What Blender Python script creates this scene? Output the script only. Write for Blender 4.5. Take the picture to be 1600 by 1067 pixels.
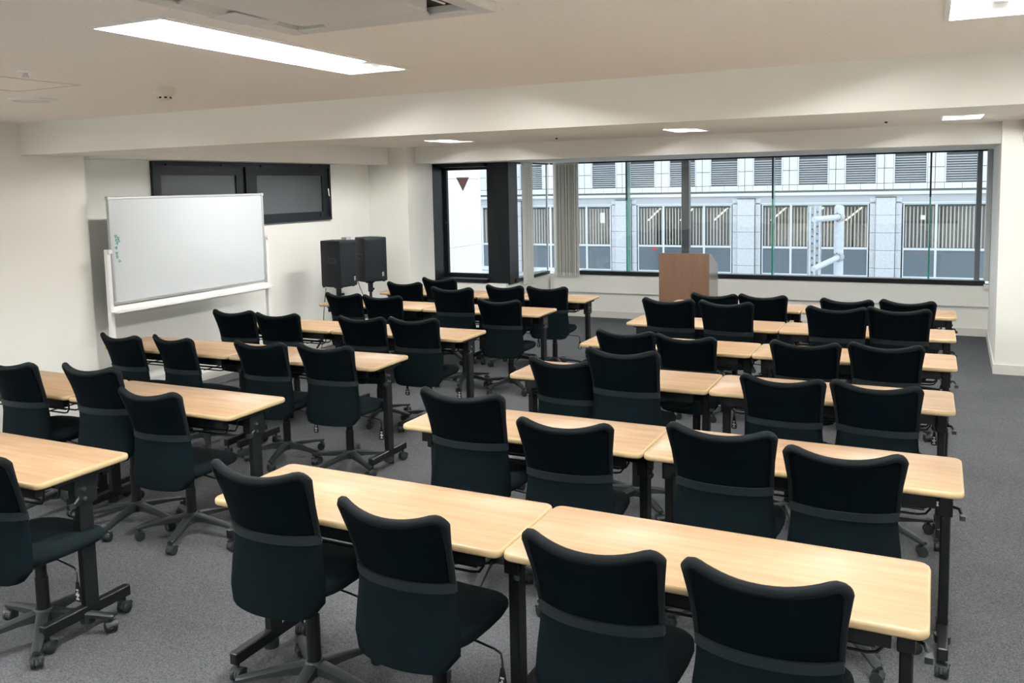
import bpy, bmesh, math, random
from mathutils import Vector, Matrix

for o in list(bpy.data.objects):
    bpy.data.objects.remove(o)
random.seed(7)
SC = bpy.context.scene
COL = SC.collection
R = math.radians
PI = math.pi

# ------------------------------------------------------------------ camera
FPX, YAW, PIT, ROL, CAMH = 1344.9, 0.4474, 0.09575, -0.02023, 1.851
PPX, PPY = 804.5, 418.9
fw = Vector((-math.sin(YAW) * math.cos(PIT), math.cos(YAW) * math.cos(PIT), -math.sin(PIT)))
rt = Vector((math.cos(YAW), math.sin(YAW), 0))
up = rt.cross(fw)
rt, up = math.cos(ROL) * rt + math.sin(ROL) * up, -math.sin(ROL) * rt + math.cos(ROL) * up
cam = bpy.data.cameras.new('camera')
cam.sensor_fit = 'HORIZONTAL'
cam.sensor_width = 36.0
cam.lens = FPX / 1600 * 36.0
cam.shift_x = -(PPX - 800) / 1600
cam.shift_y = (PPY - 533.5) / 1600
cam.clip_start = 0.05
cam.clip_end = 300
cam_o = bpy.data.objects.new('camera', cam)
COL.objects.link(cam_o)
cam_o.matrix_world = Matrix(((rt.x, up.x, -fw.x, 0), (rt.y, up.y, -fw.y, 0), (rt.z, up.z, -fw.z, CAMH), (0, 0, 0, 1)))
SC.camera = cam_o

# ------------------------------------------------------------------ world (flat overcast daylight) and exposure
W = bpy.data.worlds.new('overcast_sky')
SC.world = W
W.use_nodes = True
bg = W.node_tree.nodes['Background']
bg.inputs[0].default_value = (0.93, 0.965, 1.0, 1)
bg.inputs[1].default_value = 2.12
SC.view_settings.view_transform = 'Standard'
SC.view_settings.look = 'None'
SC.view_settings.exposure = 0.13
SC.view_settings.gamma = 1.0
SC.view_settings.use_curve_mapping = False
LAMP = 325.0            # radiance of the fluorescent tubes in the near half
LAMPF = 178.0           # tubes beyond the beam, dimmed to balance the bright right pillar

# ------------------------------------------------------------------ materials
MATS = {}
def mat(name, col=(0.8, 0.8, 0.8), rough=0.5, metal=0.0, spec=0.5, noise=None, bump=None, emit=None, coat=0.0):
    """noise=(scale, amount, stretch xyz)   bump=(scale, strength, distance)"""
    if name in MATS:
        return MATS[name]
    m = bpy.data.materials.new(name)
    m.use_nodes = True
    nt = m.node_tree
    b = nt.nodes['Principled BSDF']
    b.inputs['Base Color'].default_value = (*col, 1)
    b.inputs['Roughness'].default_value = rough
    b.inputs['Metallic'].default_value = metal
    b.inputs['Specular IOR Level'].default_value = spec
    b.inputs['Coat Weight'].default_value = coat
    if noise or bump:
        tc = nt.nodes.new('ShaderNodeTexCoord')
    if noise:
        sc, amt, st = noise
        mp = nt.nodes.new('ShaderNodeMapping')
        mp.inputs['Scale'].default_value = st
        nt.links.new(tc.outputs['Object'], mp.inputs[0])
        n = nt.nodes.new('ShaderNodeTexNoise')
        n.inputs['Scale'].default_value = sc
        n.inputs['Detail'].default_value = 5
        n.inputs['Roughness'].default_value = 0.65
        nt.links.new(mp.outputs[0], n.inputs['Vector'])
        r = nt.nodes.new('ShaderNodeValToRGB')
        r.color_ramp.elements[0].position = 0.3
        r.color_ramp.elements[1].position = 0.7
        r.color_ramp.elements[0].color = (*[c * (1 - amt) for c in col], 1)
        r.color_ramp.elements[1].color = (*[min(1, c * (1 + amt)) for c in col], 1)
        nt.links.new(n.outputs['Fac'], r.inputs[0])
        nt.links.new(r.outputs[0], b.inputs['Base Color'])
    if bump:
        sc, strg, dist = bump
        n2 = nt.nodes.new('ShaderNodeTexNoise')
        n2.inputs['Scale'].default_value = sc
        n2.inputs['Detail'].default_value = 3
        nt.links.new(tc.outputs['Object'], n2.inputs['Vector'])
        bp = nt.nodes.new('ShaderNodeBump')
        bp.inputs['Strength'].default_value = strg
        bp.inputs['Distance'].default_value = dist
        nt.links.new(n2.outputs['Fac'], bp.inputs['Height'])
        nt.links.new(bp.outputs[0], b.inputs['Normal'])
    if emit:
        b.inputs['Emission Color'].default_value = (*emit[0], 1)
        b.inputs['Emission Strength'].default_value = emit[1]
    MATS[name] = m
    return m

def glass(name, tint, refl=0.08, gloss_col=(1, 1, 1)):
    m = bpy.data.materials.new(name)
    m.use_nodes = True
    nt = m.node_tree
    nt.nodes.clear()
    out = nt.nodes.new('ShaderNodeOutputMaterial')
    tr = nt.nodes.new('ShaderNodeBsdfTransparent')
    tr.inputs[0].default_value = (*tint, 1)
    gl = nt.nodes.new('ShaderNodeBsdfGlossy')
    gl.inputs['Roughness'].default_value = 0.01
    gl.inputs[0].default_value = (*gloss_col, 1)
    lw = nt.nodes.new('ShaderNodeLayerWeight')
    lw.inputs['Blend'].default_value = 0.5
    pw = nt.nodes.new('ShaderNodeMath')
    pw.operation = 'POWER'
    pw.inputs[1].default_value = 4.0
    ma = nt.nodes.new('ShaderNodeMath')
    ma.operation = 'MULTIPLY_ADD'
    ma.inputs[1].default_value = 0.55
    ma.inputs[2].default_value = refl * 0.4
    nt.links.new(lw.outputs['Facing'], pw.inputs[0])
    nt.links.new(pw.outputs[0], ma.inputs[0])
    mx = nt.nodes.new('ShaderNodeMixShader')
    nt.links.new(ma.outputs[0], mx.inputs[0])
    nt.links.new(tr.outputs[0], mx.inputs[1])
    nt.links.new(gl.outputs[0], mx.inputs[2])
    nt.links.new(mx.outputs[0], out.inputs[0])
    MATS[name] = m
    return m

M_wall = mat('wall_paint', (0.85, 0.855, 0.815), 0.75, bump=(180, 0.08, 0.002))
M_trim = mat('trim_vinyl', (0.72, 0.71, 0.67), 0.45)
M_white = mat('white_metal', (0.82, 0.82, 0.81), 0.35)
M_black = mat('black_aluminium', (0.0045, 0.007, 0.0095), 0.35, spec=0.3)
M_bmetal = mat('black_steel', (0.0035, 0.0048, 0.006), 0.42, spec=0.35)
M_plastic = mat('dark_plastic', (0.014, 0.0185, 0.020), 0.5, spec=0.35, bump=(300, 0.1, 0.001))
M_mesh = mat('chair_mesh_cloth', (0.0007, 0.0021, 0.0032), 0.8, spec=0.03, bump=(900, 0.35, 0.001))
M_rim = mat('chair_rim_cloth', (0.003, 0.0052, 0.0065), 0.75, spec=0.12, bump=(900, 0.3, 0.001))
M_cover = mat('chair_lower_cloth', (0.0024, 0.0054, 0.0068), 0.85, spec=0.04, bump=(700, 0.3, 0.001))
M_band = mat('chair_band', (0.0085, 0.0125, 0.0145), 0.6, spec=0.15)
M_seat = mat('chair_seat_cloth', (0.0045, 0.0085, 0.0105), 0.95, spec=0.08, noise=(400, 0.25, (1, 1, 1)), bump=(700, 0.35, 0.001))
M_chrome = mat('chrome', (0.75, 0.76, 0.77), 0.2, metal=1.0)
M_alu = mat('aluminium', (0.55, 0.56, 0.57), 0.38, metal=0.85)
M_board = mat('whiteboard_enamel', (0.57, 0.61, 0.64), 0.2, coat=0.3)
M_tile = mat('fabric_grille', (0.006, 0.0095, 0.0125), 0.8, spec=0.2, bump=(1500, 0.4, 0.001))
M_cab = mat('speaker_cabinet', (0.0055, 0.0085, 0.0105), 0.6, spec=0.25, bump=(400, 0.3, 0.002))
M_lect = mat('walnut_laminate', (0.135, 0.078, 0.05), 0.25, noise=(3.0, 0.12, (6, 6, 0.6)))
M_blind = mat('blind_fabric', (0.84, 0.84, 0.79), 0.8)
_b = M_blind.node_tree
_t = _b.nodes.new('ShaderNodeBsdfTranslucent')
_t.inputs[0].default_value = (0.80, 0.80, 0.75, 1)
_x = _b.nodes.new('ShaderNodeMixShader')
_x.inputs[0].default_value = 0.42
_b.links.new(_b.nodes['Principled BSDF'].outputs[0], _x.inputs[1])
_b.links.new(_t.outputs[0], _x.inputs[2])
_b.links.new(_x.outputs[0], _b.nodes['Material Output'].inputs[0])
M_gstone = mat('pale_granite', (0.60, 0.66, 0.72), 0.6, noise=(26, 0.16, (1, 1, 1)))
M_pstone = mat('polished_stone', (0.70, 0.765, 0.82), 0.45, noise=(30, 0.05, (1, 1, 1)))
M_joint = mat('joint_grey', (0.10, 0.12, 0.135), 0.8)
M_louv = mat('louvre_metal', (0.46, 0.51, 0.56), 0.45)
M_frame_o = mat('pale_window_frame', (0.66, 0.76, 0.82), 0.4)
M_span = mat('slate_spandrel_glass', (0.105, 0.15, 0.19), 0.12)
M_room = mat('far_room', (0.14, 0.12, 0.095), 0.8, noise=(0.9, 0.6, (1, 1, 1)))
M_strip = mat('far_blind', (0.62, 0.62, 0.58), 0.7)
M_galv = mat('galvanised_steel', (0.50, 0.58, 0.66), 0.5, noise=(8, 0.12, (1, 1, 1)))
M_galv2 = mat('weathered_steel', (0.40, 0.44, 0.46), 0.6, noise=(10, 0.3, (1, 1, 1)))
M_post = mat('grey_painted_post', (0.10, 0.115, 0.125), 0.5)
M_street = mat('asphalt', (0.10, 0.105, 0.11), 0.9, noise=(3, 0.2, (1, 1, 1)))
M_wpanel = mat('white_cladding', (0.86, 0.87, 0.88), 0.5)
M_grey_pane = mat('grey_backed_pane', (0.065, 0.072, 0.078), 0.25)
M_reflect = mat('lamp_reflector', (0.80, 0.80, 0.78), 0.4)
M_tube = mat('lamp_tube', (1, 1, 1), 0.4, emit=((1.0, 0.985, 0.945), LAMP))
M_tubef = mat('lamp_tube_dimmed', (1, 1, 1), 0.4, emit=((1.0, 0.985, 0.945), LAMPF))  # same tube, emission lowered for the far half's light balance
M_edge = mat('table_edge', (0.46, 0.34, 0.185), 0.4)
M_teal = mat('teal_ink', (0.05, 0.36, 0.32), 0.6)
M_sticker = mat('sticker_grey', (0.22, 0.18, 0.18), 0.6)
M_silver = mat('silver_print', (0.6, 0.62, 0.63), 0.4, metal=0.3)
M_dark = mat('shadow_gap', (0.01, 0.01, 0.01), 0.9)
M_cable = mat('black_cable', (0.012, 0.012, 0.012), 0.6)
M_beige = mat('cream_plastic', (0.66, 0.62, 0.53), 0.45)
M_ac = mat('air_unit_plastic', (0.66, 0.64, 0.60), 0.4)
M_glass = glass('clear_glass', (0.935, 0.955, 0.96))
M_fin = mat('green_glass_edge', (0.04, 0.36, 0.27), 0.1, coat=0.5)
M_lamprefl = mat('far_lamp_reflection', (1, 0.9, 0.7), 0.5, emit=((1.0, 0.86, 0.62), 1.5))  # glow standing in for reflected fluorescent light
M_warmwall = mat('far_warm_wall', (0.34, 0.24, 0.14), 0.8, noise=(1.3, 0.4, (1, 1, 1)))
M_sign = mat('pale_notice', (0.72, 0.76, 0.75), 0.6)
M_eframe = mat('grey_frame_paint', (0.48, 0.51, 0.52), 0.5)
M_redlamp = mat('red_plate', (0.55, 0.05, 0.07), 0.5)

def carpet():
    m = bpy.data.materials.new('loop_carpet')
    m.use_nodes = True
    nt = m.node_tree
    b = nt.nodes['Principled BSDF']
    b.inputs['Roughness'].default_value = 0.95
    b.inputs['Specular IOR Level'].default_value = 0.15
    tc = nt.nodes.new('ShaderNodeTexCoord')
    n = nt.nodes.new('ShaderNodeTexNoise')
    n.inputs['Scale'].default_value = 170
    n.inputs['Detail'].default_value = 4
    n.inputs['Roughness'].default_value = 0.75
    n2 = nt.nodes.new('ShaderNodeTexNoise')
    n2.inputs['Scale'].default_value = 2.2
    n2.inputs['Detail'].default_value = 4
    r = nt.nodes.new('ShaderNodeValToRGB')
    r.color_ramp.elements[0].position = 0.36
    r.color_ramp.elements[0].color = (0.040, 0.043, 0.049, 1)
    r.color_ramp.elements[1].position = 0.66
    r.color_ramp.elements[1].color = (0.150, 0.157, 0.171, 1)
    mul = nt.nodes.new('ShaderNodeMix')
    mul.data_type = 'RGBA'
    mul.blend_type = 'MULTIPLY'
    mul.inputs[0].default_value = 0.5
    r2 = nt.nodes.new('ShaderNodeValToRGB')
    r2.color_ramp.elements[0].position = 0.3
    r2.color_ramp.elements[0].color = (0.7, 0.7, 0.7, 1)
    r2.color_ramp.elements[1].position = 0.7
    bp = nt.nodes.new('ShaderNodeBump')
    bp.inputs['Strength'].default_value = 0.5
    bp.inputs['Distance'].default_value = 0.004
    L = nt.links.new
    L(tc.outputs['Object'], n.inputs['Vector'])
    L(tc.outputs['Object'], n2.inputs['Vector'])
    L(n.outputs['Fac'], r.inputs[0])
    L(n2.outputs['Fac'], r2.inputs[0])
    L(r.outputs[0], mul.inputs[6])
    L(r2.outputs[0], mul.inputs[7])
    L(mul.outputs[2], b.inputs['Base Color'])
    L(n.outputs['Fac'], bp.inputs['Height'])
    L(bp.outputs[0], b.inputs['Normal'])
    return m
M_carpet = carpet()

def wood():
    m = bpy.data.materials.new('light_oak_laminate')
    m.use_nodes = True
    nt = m.node_tree
    b = nt.nodes['Principled BSDF']
    b.inputs['Roughness'].default_value = 0.45
    b.inputs['Specular IOR Level'].default_value = 0.25
    b.inputs['Coat Weight'].default_value = 0.16
    b.inputs['Coat Roughness'].default_value = 0.34
    tc = nt.nodes.new('ShaderNodeTexCoord')
    oi = nt.nodes.new('ShaderNodeObjectInfo')
    add = nt.nodes.new('ShaderNodeVectorMath')
    add.operation = 'ADD'
    mul = nt.nodes.new('ShaderNodeVectorMath')
    mul.operation = 'SCALE'
    mul.inputs['Scale'].default_value = 9.0
    mp = nt.nodes.new('ShaderNodeMapping')
    mp.inputs['Scale'].default_value = (1.2, 15, 15)
    n = nt.nodes.new('ShaderNodeTexNoise')
    n.inputs['Scale'].default_value = 2.0
    n.inputs['Detail'].default_value = 6
    n.inputs['Roughness'].default_value = 0.6
    n.inputs['Distortion'].default_value = 0.4
    r = nt.nodes.new('ShaderNodeValToRGB')
    r.color_ramp.elements[0].position = 0.30
    r.color_ramp.elements[0].color = (0.325, 0.203, 0.112, 1)
    r.color_ramp.elements[1].position = 0.68
    r.color_ramp.elements[1].color = (0.435, 0.292, 0.177, 1)
    L = nt.links.new
    L(oi.outputs['Location'], mul.inputs[0])
    L(tc.outputs['Object'], add.inputs[0])
    L(mul.outputs[0], add.inputs[1])
    L(add.outputs[0], mp.inputs[0])
    L(mp.outputs[0], n.inputs['Vector'])
    L(n.outputs['Fac'], r.inputs[0])
    L(r.outputs[0], b.inputs['Base Color'])
    return m
M_wood = wood()

def ceiling_mat():
    """mineral-fibre ceiling board with scattered short dark fissures"""
    m = bpy.data.materials.new('fissured_ceiling_board')
    m.use_nodes = True
    nt = m.node_tree
    b = nt.nodes['Principled BSDF']
    b.inputs['Roughness'].default_value = 0.9
    tc = nt.nodes.new('ShaderNodeTexCoord')
    mp = nt.nodes.new('ShaderNodeMapping')
    mp.inputs['Scale'].default_value = (1, 2.2, 1)
    n = nt.nodes.new('ShaderNodeTexNoise')
    n.inputs['Scale'].default_value = 55
    n.inputs['Detail'].default_value = 3
    r = nt.nodes.new('ShaderNodeValToRGB')
    r.color_ramp.elements[0].position = 0.285
    r.color_ramp.elements[0].color = (0.50, 0.44, 0.39, 1)
    r.color_ramp.elements[1].position = 0.32
    r.color_ramp.elements[1].color = (0.90, 0.85, 0.79, 1)
    L = nt.links.new
    L(tc.outputs['Object'], mp.inputs[0])
    L(mp.outputs[0], n.inputs['Vector'])
    L(n.outputs['Fac'], r.inputs[0])
    L(r.outputs[0], b.inputs['Base Color'])
    return m
M_ceil = ceiling_mat()

# ------------------------------------------------------------------ mesh helpers
class MB:
    def __init__(s):
        s.v, s.f, s.m = [], [], []
    def add(s, vs, fs, mi=0):
        b = len(s.v)
        s.v += [tuple(v) for v in vs]
        s.f += [tuple(b + i for i in f) for f in fs]
        s.m += [mi] * len(fs)
        return s
    def box(s, x0, x1, y0, y1, z0, z1, mi=0):
        vs = [(x, y, z) for z in (z0, z1) for y in (y0, y1) for x in (x0, x1)]
        return s.add(vs, [(0, 2, 3, 1), (4, 5, 7, 6), (0, 1, 5, 4), (1, 3, 7, 5), (3, 2, 6, 7), (2, 0, 4, 6)], mi)
    def cyl(s, p, q, r0, r1=None, n=10, mi=0, caps=True):
        r1 = r0 if r1 is None else r1
        p, q = Vector(p), Vector(q)
        d = (q - p).normalized()
        a = d.orthogonal().normalized()
        b = d.cross(a)
        vs = []
        for c, r in ((p, r0), (q, r1)):
            for i in range(n):
                t = 2 * PI * i / n
                vs.append(c + r * (math.cos(t) * a + math.sin(t) * b))
        fs = [(i, (i + 1) % n, n + (i + 1) % n, n + i) for i in range(n)]
        if caps:
            fs += [tuple(reversed(range(n))), tuple(range(n, 2 * n))]
        return s.add(vs, fs, mi)
    def tube(s, pts, r, n=6, mi=0, closed=False):
        pts = [Vector(p) for p in pts]
        k = len(pts)
        rs = r if isinstance(r, (list, tuple)) else [r] * k
        vs = []
        a = None
        for i, p in enumerate(pts):
            if closed:
                d = pts[(i + 1) % k] - pts[i - 1]
            else:
                d = pts[min(i + 1, k - 1)] - pts[max(i - 1, 0)]
            d.normalize()
            if a is None:
                a = d.orthogonal().normalized()
            else:
                a = (a - d * a.dot(d)).normalized()
            b = d.cross(a)
            for j in range(n):
                t = 2 * PI * j / n
                vs.append(p + rs[i] * (math.cos(t) * a + math.sin(t) * b))
        fs = []
        for i in range(k if closed else k - 1):
            i2 = (i + 1) % k
            for j in range(n):
                j2 = (j + 1) % n
                fs.append((i * n + j, i * n + j2, i2 * n + j2, i2 * n + j))
        if not closed:
            fs += [tuple(reversed(range(n))), tuple(range((k - 1) * n, k * n))]
        return s.add(vs, fs, mi)
    def lathe(s, prof, c=(0, 0, 0), n=16, mi=0):
        vs, fs = [], []
        for r, z in prof:
            for j in range(n):
                t = 2 * PI * j / n
                vs.append((c[0] + r * math.cos(t), c[1] + r * math.sin(t), c[2] + z))
        for i in range(len(prof) - 1):
            for j in range(n):
                j2 = (j + 1) % n
                fs.append((i * n + j, i * n + j2, (i + 1) * n + j2, (i + 1) * n + j))
        fs += [tuple(reversed(range(n))), tuple(range((len(prof) - 1) * n, len(prof) * n))]
        return s.add(vs, fs, mi)
    def loft(s, rings, mi=0, mi_last=None):
        n = len(rings[0])
        vs = [p for rg in rings for p in rg]
        fs = []
        for i in range(len(rings) - 1):
            for j in range(n):
                j2 = (j + 1) % n
                fs.append((i * n + j, i * n + j2, (i + 1) * n + j2, (i + 1) * n + j))
        s.add(vs, fs + [tuple(reversed(range(n)))], mi)
        b = len(s.v) - len(vs)
        s.f.append(tuple(b + k for k in range((len(rings) - 1) * n, len(rings) * n)))
        s.m.append(mi if mi_last is None else mi_last)
        return s
    def mesh(s, name, mats, smooth=None, bevel=0.0):
        me = bpy.data.meshes.new(name)
        me.from_pydata(s.v, [], s.f)
        for m in (mats if isinstance(mats, (list, tuple)) else [mats]):
            me.materials.append(m)
        me.polygons.foreach_set('material_index', s.m)
        bm = bmesh.new()
        bm.from_mesh(me)
        bmesh.ops.recalc_face_normals(bm, faces=bm.faces)
        if bevel:
            bmesh.ops.bevel(bm, geom=list(bm.edges), offset=bevel, segments=1, affect='EDGES', clamp_overlap=True)
        bm.to_mesh(me)
        bm.free()
        if smooth:
            me.shade_smooth()
            me.set_sharp_from_angle(angle=R(smooth))
        me.update()
        return me

def obj(name, me, parent=None, loc=(0, 0, 0), rot=(0, 0, 0)):
    o = bpy.data.objects.new(name, me)
    COL.objects.link(o)
    o.location = loc
    o.rotation_euler = rot
    if parent:
        o.parent = parent
    return o
def tag(o, label, cat=None, group=None, kind=None):
    o['label'] = label
    if cat:
        o['category'] = cat
    if group:
        o['group'] = group
    if kind:
        o['kind'] = kind
    return o
def empty(name, loc=(0, 0, 0), rz=0.0):
    o = bpy.data.objects.new(name, None)
    COL.objects.link(o)
    o.empty_display_size = 0.1
    o.location = loc
    o.rotation_euler = (0, 0, rz)
    return o
def bx(name, m, x0, x1, y0, y1, z0, z1, parent=None, bevel=0.0):
    """a box object with its origin at the centre of its base (or relative to its parent)"""
    c = ((x0 + x1) / 2, (y0 + y1) / 2, z0)
    me = MB().box(x0 - c[0], x1 - c[0], y0 - c[1], y1 - c[1], 0, z1 - z0).mesh(name, m, bevel=bevel)
    return obj(name, me, parent, c)
def struct(o, label, cat):
    return tag(o, label, cat, kind='structure')
def rrect(x0, x1, y0, y1, r, z, n=5):
    pts = []
    for cx, cy, a0 in ((x1 - r, y0 + r, -90), (x1 - r, y1 - r, 0), (x0 + r, y1 - r, 90), (x0 + r, y0 + r, 180)):
        for i in range(n + 1):
            t = R(a0 + 90 * i / n)
            pts.append((cx + r * math.cos(t), cy + r * math.sin(t), z))
    return pts

# ------------------------------------------------------------------ the room
CZ = 2.382          # ceiling of the near half
CZF = 2.352         # ceiling beyond the beam
def cz(y):
    return CZ if y < 4.5 else CZF
LOWZ = 2.15         # underside of beam, bulkheads and window bay
XL, XN, XR = -6.40, -6.10, 1.07      # recessed left wall, near left wall, right wall
YB = -2.6           # wall behind the camera
YW = 11.21          # far window wall
SILL = 0.60

struct(bx('floor', M_carpet, XL - .1, XR + .1, YB - .1, YW + .1, -0.12, 0.0), 'dark grey speckled loop-pile carpet covering the whole room', 'carpet')

# luminaires: centre x, y start, y end
LIGHTS = []
for y0, y1, xs in ((-0.95, 0.42, (-5.1, -2.27, 0.20)), (0.72, 2.09, (-5.1,)), (1.96, 3.33, (-2.27, 0.20)), (5.25, 6.62, (-4.73, -2.12, 0.25)), (7.20, 8.57, (-4.74, -2.12, 0.25))):  # the lone left light is added, unseen, to brighten the near left wall
    for x in xs:
        LIGHTS.append((x, y0, y1))
LW = 0.15
xb = sorted({XL - .1, XR + .1} | {round(l[0] - LW, 3) for l in LIGHTS} | {round(l[0] + LW, 3) for l in LIGHTS})
yb = sorted({YB - .1, 4.5, 9.4} | {l[1] for l in LIGHTS} | {l[2] for l in LIGHTS})
mb = MB()
for i in range(len(xb) - 1):
    for j in range(len(yb) - 1):
        cx, cy = (xb[i] + xb[i + 1]) / 2, (yb[j] + yb[j + 1]) / 2
        if any(abs(cx - l[0]) < LW and l[1] < cy < l[2] for l in LIGHTS):
            continue
        mb.box(xb[i], xb[i + 1], yb[j], yb[j + 1], cz(cy), cz(cy) + .02)
struct(obj('ceiling', mb.mesh('ceiling', M_ceil)), 'beige fissured mineral board ceiling over the classroom', 'ceiling')

struct(bx('beam', M_wall, XL - .1, XR + .1, 4.25, 4.83, LOWZ, CZ), 'deep cream painted ceiling beam crossing the room', 'beam')
wl = struct(bx('wall_left', M_wall, XL - .12, XL, 4.7, 9.2, 0, CZ), 'recessed cream wall behind the whiteboard and speakers', 'wall')
struct(bx('wall_left_near', M_wall, XN - .42, XN, YB, 4.78, 0, CZ), 'plain cream wall standing forward at the left edge', 'wall')
struct(bx('bulkhead_left', M_wall, XL, XN, 4.83, 9.1, 2.142, CZF), 'cream bulkhead over the high black window on the left', 'bulkhead')
struct(bx('pillar_left', M_wall, XL - .1, -5.82, 9.1, 9.72, 0, CZ), 'cream corner pillar between speakers and black framed window', 'pillar')
struct(bx('wall_right', M_wall, XR, XR + .12, YB, 9.2, 0, CZ), 'cream wall along the right side of the room', 'wall')
struct(bx('bulkhead_right', M_wall, 0.77, XR, 4.83, 9.1, LOWZ, CZF), 'cream bulkhead corner at the upper right edge', 'bulkhead')
pr = struct(obj('pillar_right', MB().loft([[(0.603, 9.105, z), (XR + .1, 9.105, z), (XR + .1, 11.5, z), (0.668, 11.5, z)] for z in (0, CZ)]).mesh('pillar_right', M_wall)), 'wide cream pillar at the right end of the big window', 'pillar')
struct(bx('wall_back', M_wall, XN - .1, XR + .1, YB - .12, YB, 0, CZ), 'plain cream wall behind the photographer', 'wall')
struct(bx('bulkhead_far', M_wall, -5.82, 0.70, 9.30, 11.5, LOWZ, CZF), 'long cream bulkhead above the big window bay', 'bulkhead')

# low walls below the windows
struct(bx('wall_far', M_wall, -4.83, 0.70, YW, YW + .15, 0, 0.352), 'recessed lower strip of the wall under the big window', 'wall')
struct(bx('wall_far_apron', M_wall, -4.80, 0.70, YW - .055, YW + .15, 0.352, SILL), 'cream apron panel directly below the big window sill', 'wall')
struct(bx('wall_return', M_wall, -5.0, -4.83, 9.98, YW + .15, 0, SILL), 'short cream return wall under the corner window pane', 'wall')
struct(bx('wall_left_bay', M_wall, -5.9, -4.83, 9.80, 9.98, 0, SILL), 'low cream wall under the narrow black framed window', 'wall')
struct(bx('baseboard_far', M_trim, -4.83, 0.65, YW - .014, YW, 0, 0.092), 'pale baseboard along the wall under the big window', 'baseboard')
struct(obj('baseboard_right', MB().loft([[(0.589, 9.105, z), (0.61, 9.105, z), (0.668, YW - .014, z), (0.645, YW - .014, z)] for z in (0, .092)]).mesh('baseboard_right', M_trim)), 'pale baseboard on the inner side of the right pillar', 'baseboard')
struct(bx('baseboard_pillar', M_trim, 0.589, XR, 9.091, 9.105, 0, 0.092), 'pale baseboard on the front of the right pillar', 'baseboard')
struct(bx('baseboard_left', M_trim, XL, XL + .012, 4.78, 9.1, 0, 0.075), 'pale baseboard along the recessed left wall', 'baseboard')

# ------------------------------------------------------------------ far picture window (window_1)
w1 = empty('window_1', (-2.1, YW, SILL))
struct(w1, 'wide butt-jointed picture window facing the street', 'window')
def P1(o):
    o.parent = w1
    o.matrix_parent_inverse = Matrix.Translation(-Vector(w1.location))
    return o
P1(bx('sill', M_black, -4.36, 0.615, YW - .075, YW + .06, SILL, SILL + .055))
P1(bx('head_rail', M_black, -4.80, 0.64, YW - .02, YW + .04, LOWZ - .018, LOWZ))
P1(bx('end_frame', M_eframe, 0.605, 0.655, YW - .10, YW + .05, SILL + .055, LOWZ))
px = [-4.78, -3.675, -1.757, 0.03, 0.605]
for i in range(4):
    P1(bx('pane', M_glass, px[i] + .004, px[i + 1] - .004, YW, YW + .012, SILL + .055, LOWZ - .018))
for x in px[1:4]:
    P1(bx('green_glass_fin', M_fin, x - .009, x + .009, YW - .02, YW + .12, SILL + .055, LOWZ - .018))
    P1(bx('dark_clip', M_black, x - .010, x + .010, YW - .024, YW, 1.62, LOWZ - .018))
P1(bx('end_ledge', M_trim, 0.60, 0.655, YW - .12, YW - .02, SILL - .03, SILL + .02))

# corner pane returning toward the room (window_2)
w2 = empty('window_2', (-4.83, 10.6, SILL))
struct(w2, 'narrow corner pane returning from the big window', 'window')
def P2(o):
    o.parent = w2
    o.matrix_parent_inverse = Matrix.Translation(-Vector(w2.location))
    return o
P2(bx('sill', M_black, -4.90, -4.79, 10.02, 11.13, SILL, SILL + .045))
P2(bx('pane', M_glass, -4.86, -4.85, 10.12, YW - .02, SILL + .045, LOWZ - .018))
P2(bx('head_rail', M_black, -4.87, -4.82, 10.02, YW, LOWZ - .018, LOWZ))
P2(bx('corner_mullion', M_frame_o, -4.865, -4.845, YW - .02, YW + .01, SILL + .045, LOWZ - .018))

# black framed narrow window (window_3)
w3 = empty('window_3', (-5.45, 9.9, SILL))
struct(w3, 'narrow black framed window beside the corner pillar', 'window')
def P3(o):
    o.parent = w3
    o.matrix_parent_inverse = Matrix.Translation(-Vector(w3.location))
    return o
WZ0, WZ1 = 0.605, LOWZ
P3(bx('jamb', M_black, -5.86, -5.815, 9.70, 10.08, WZ0, WZ1))
P3(bx('head', M_black, -5.815, -5.10, 9.78, 10.08, WZ1 - .05, WZ1))
P3(bx('bottom_rail', M_black, -5.815, -5.10, 9.78, 10.08, WZ0, WZ0 + .05))
P3(bx('post', M_black, -5.10, -4.80, 9.86, 10.12, WZ0 - .02, WZ1))
P3(bx('post_seam', M_dark, -4.985, -4.980, 9.856, 9.862, WZ0, WZ1))
sash = P3(bx('sash_stile', M_black, -5.815, -5.775, 9.985, 10.03, WZ0 + .05, WZ1 - .05))
P3(bx('sash_stile', M_black, -5.15, -5.10, 9.94, 10.03, WZ0 + .05, WZ1 - .05))
P3(bx('sash_rail', M_black, -5.775, -5.15, 9.985, 10.03, WZ0 + .05, WZ0 + .10))
P3(bx('sash_rail', M_black, -5.775, -5.15, 9.985, 10.03, WZ1 - .085, WZ1 - .05))
P3(bx('pane', M_glass, -5.775, -5.15, 10.0, 10.01, WZ0 + .10, WZ1 - .085))
P3(obj('catch', MB().cyl((-5.795, 9.985, 1.38), (-5.795, 9.955, 1.38), .016, n=10).cyl((-5.795, 9.96, 1.38), (-5.795, 9.96, 1.34), .006, n=6).mesh('catch', M_plastic)))
tri = MB()
tz, tx = 1.88, -5.535
tri.add([(tx - .098, 9.996, tz + .09), (tx + .098, 9.996, tz + .09), (tx, 9.996, tz - .09), (tx - .098, 9.998, tz + .09), (tx + .098, 9.998, tz + .09), (tx, 9.998, tz - .09)],
        [(0, 2, 1), (3, 4, 5), (0, 1, 4, 3), (1, 2, 5, 4), (2, 0, 3, 5)])
tso = P3(obj('fire_access_sticker', tri.mesh('sticker', M_sticker)))
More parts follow.
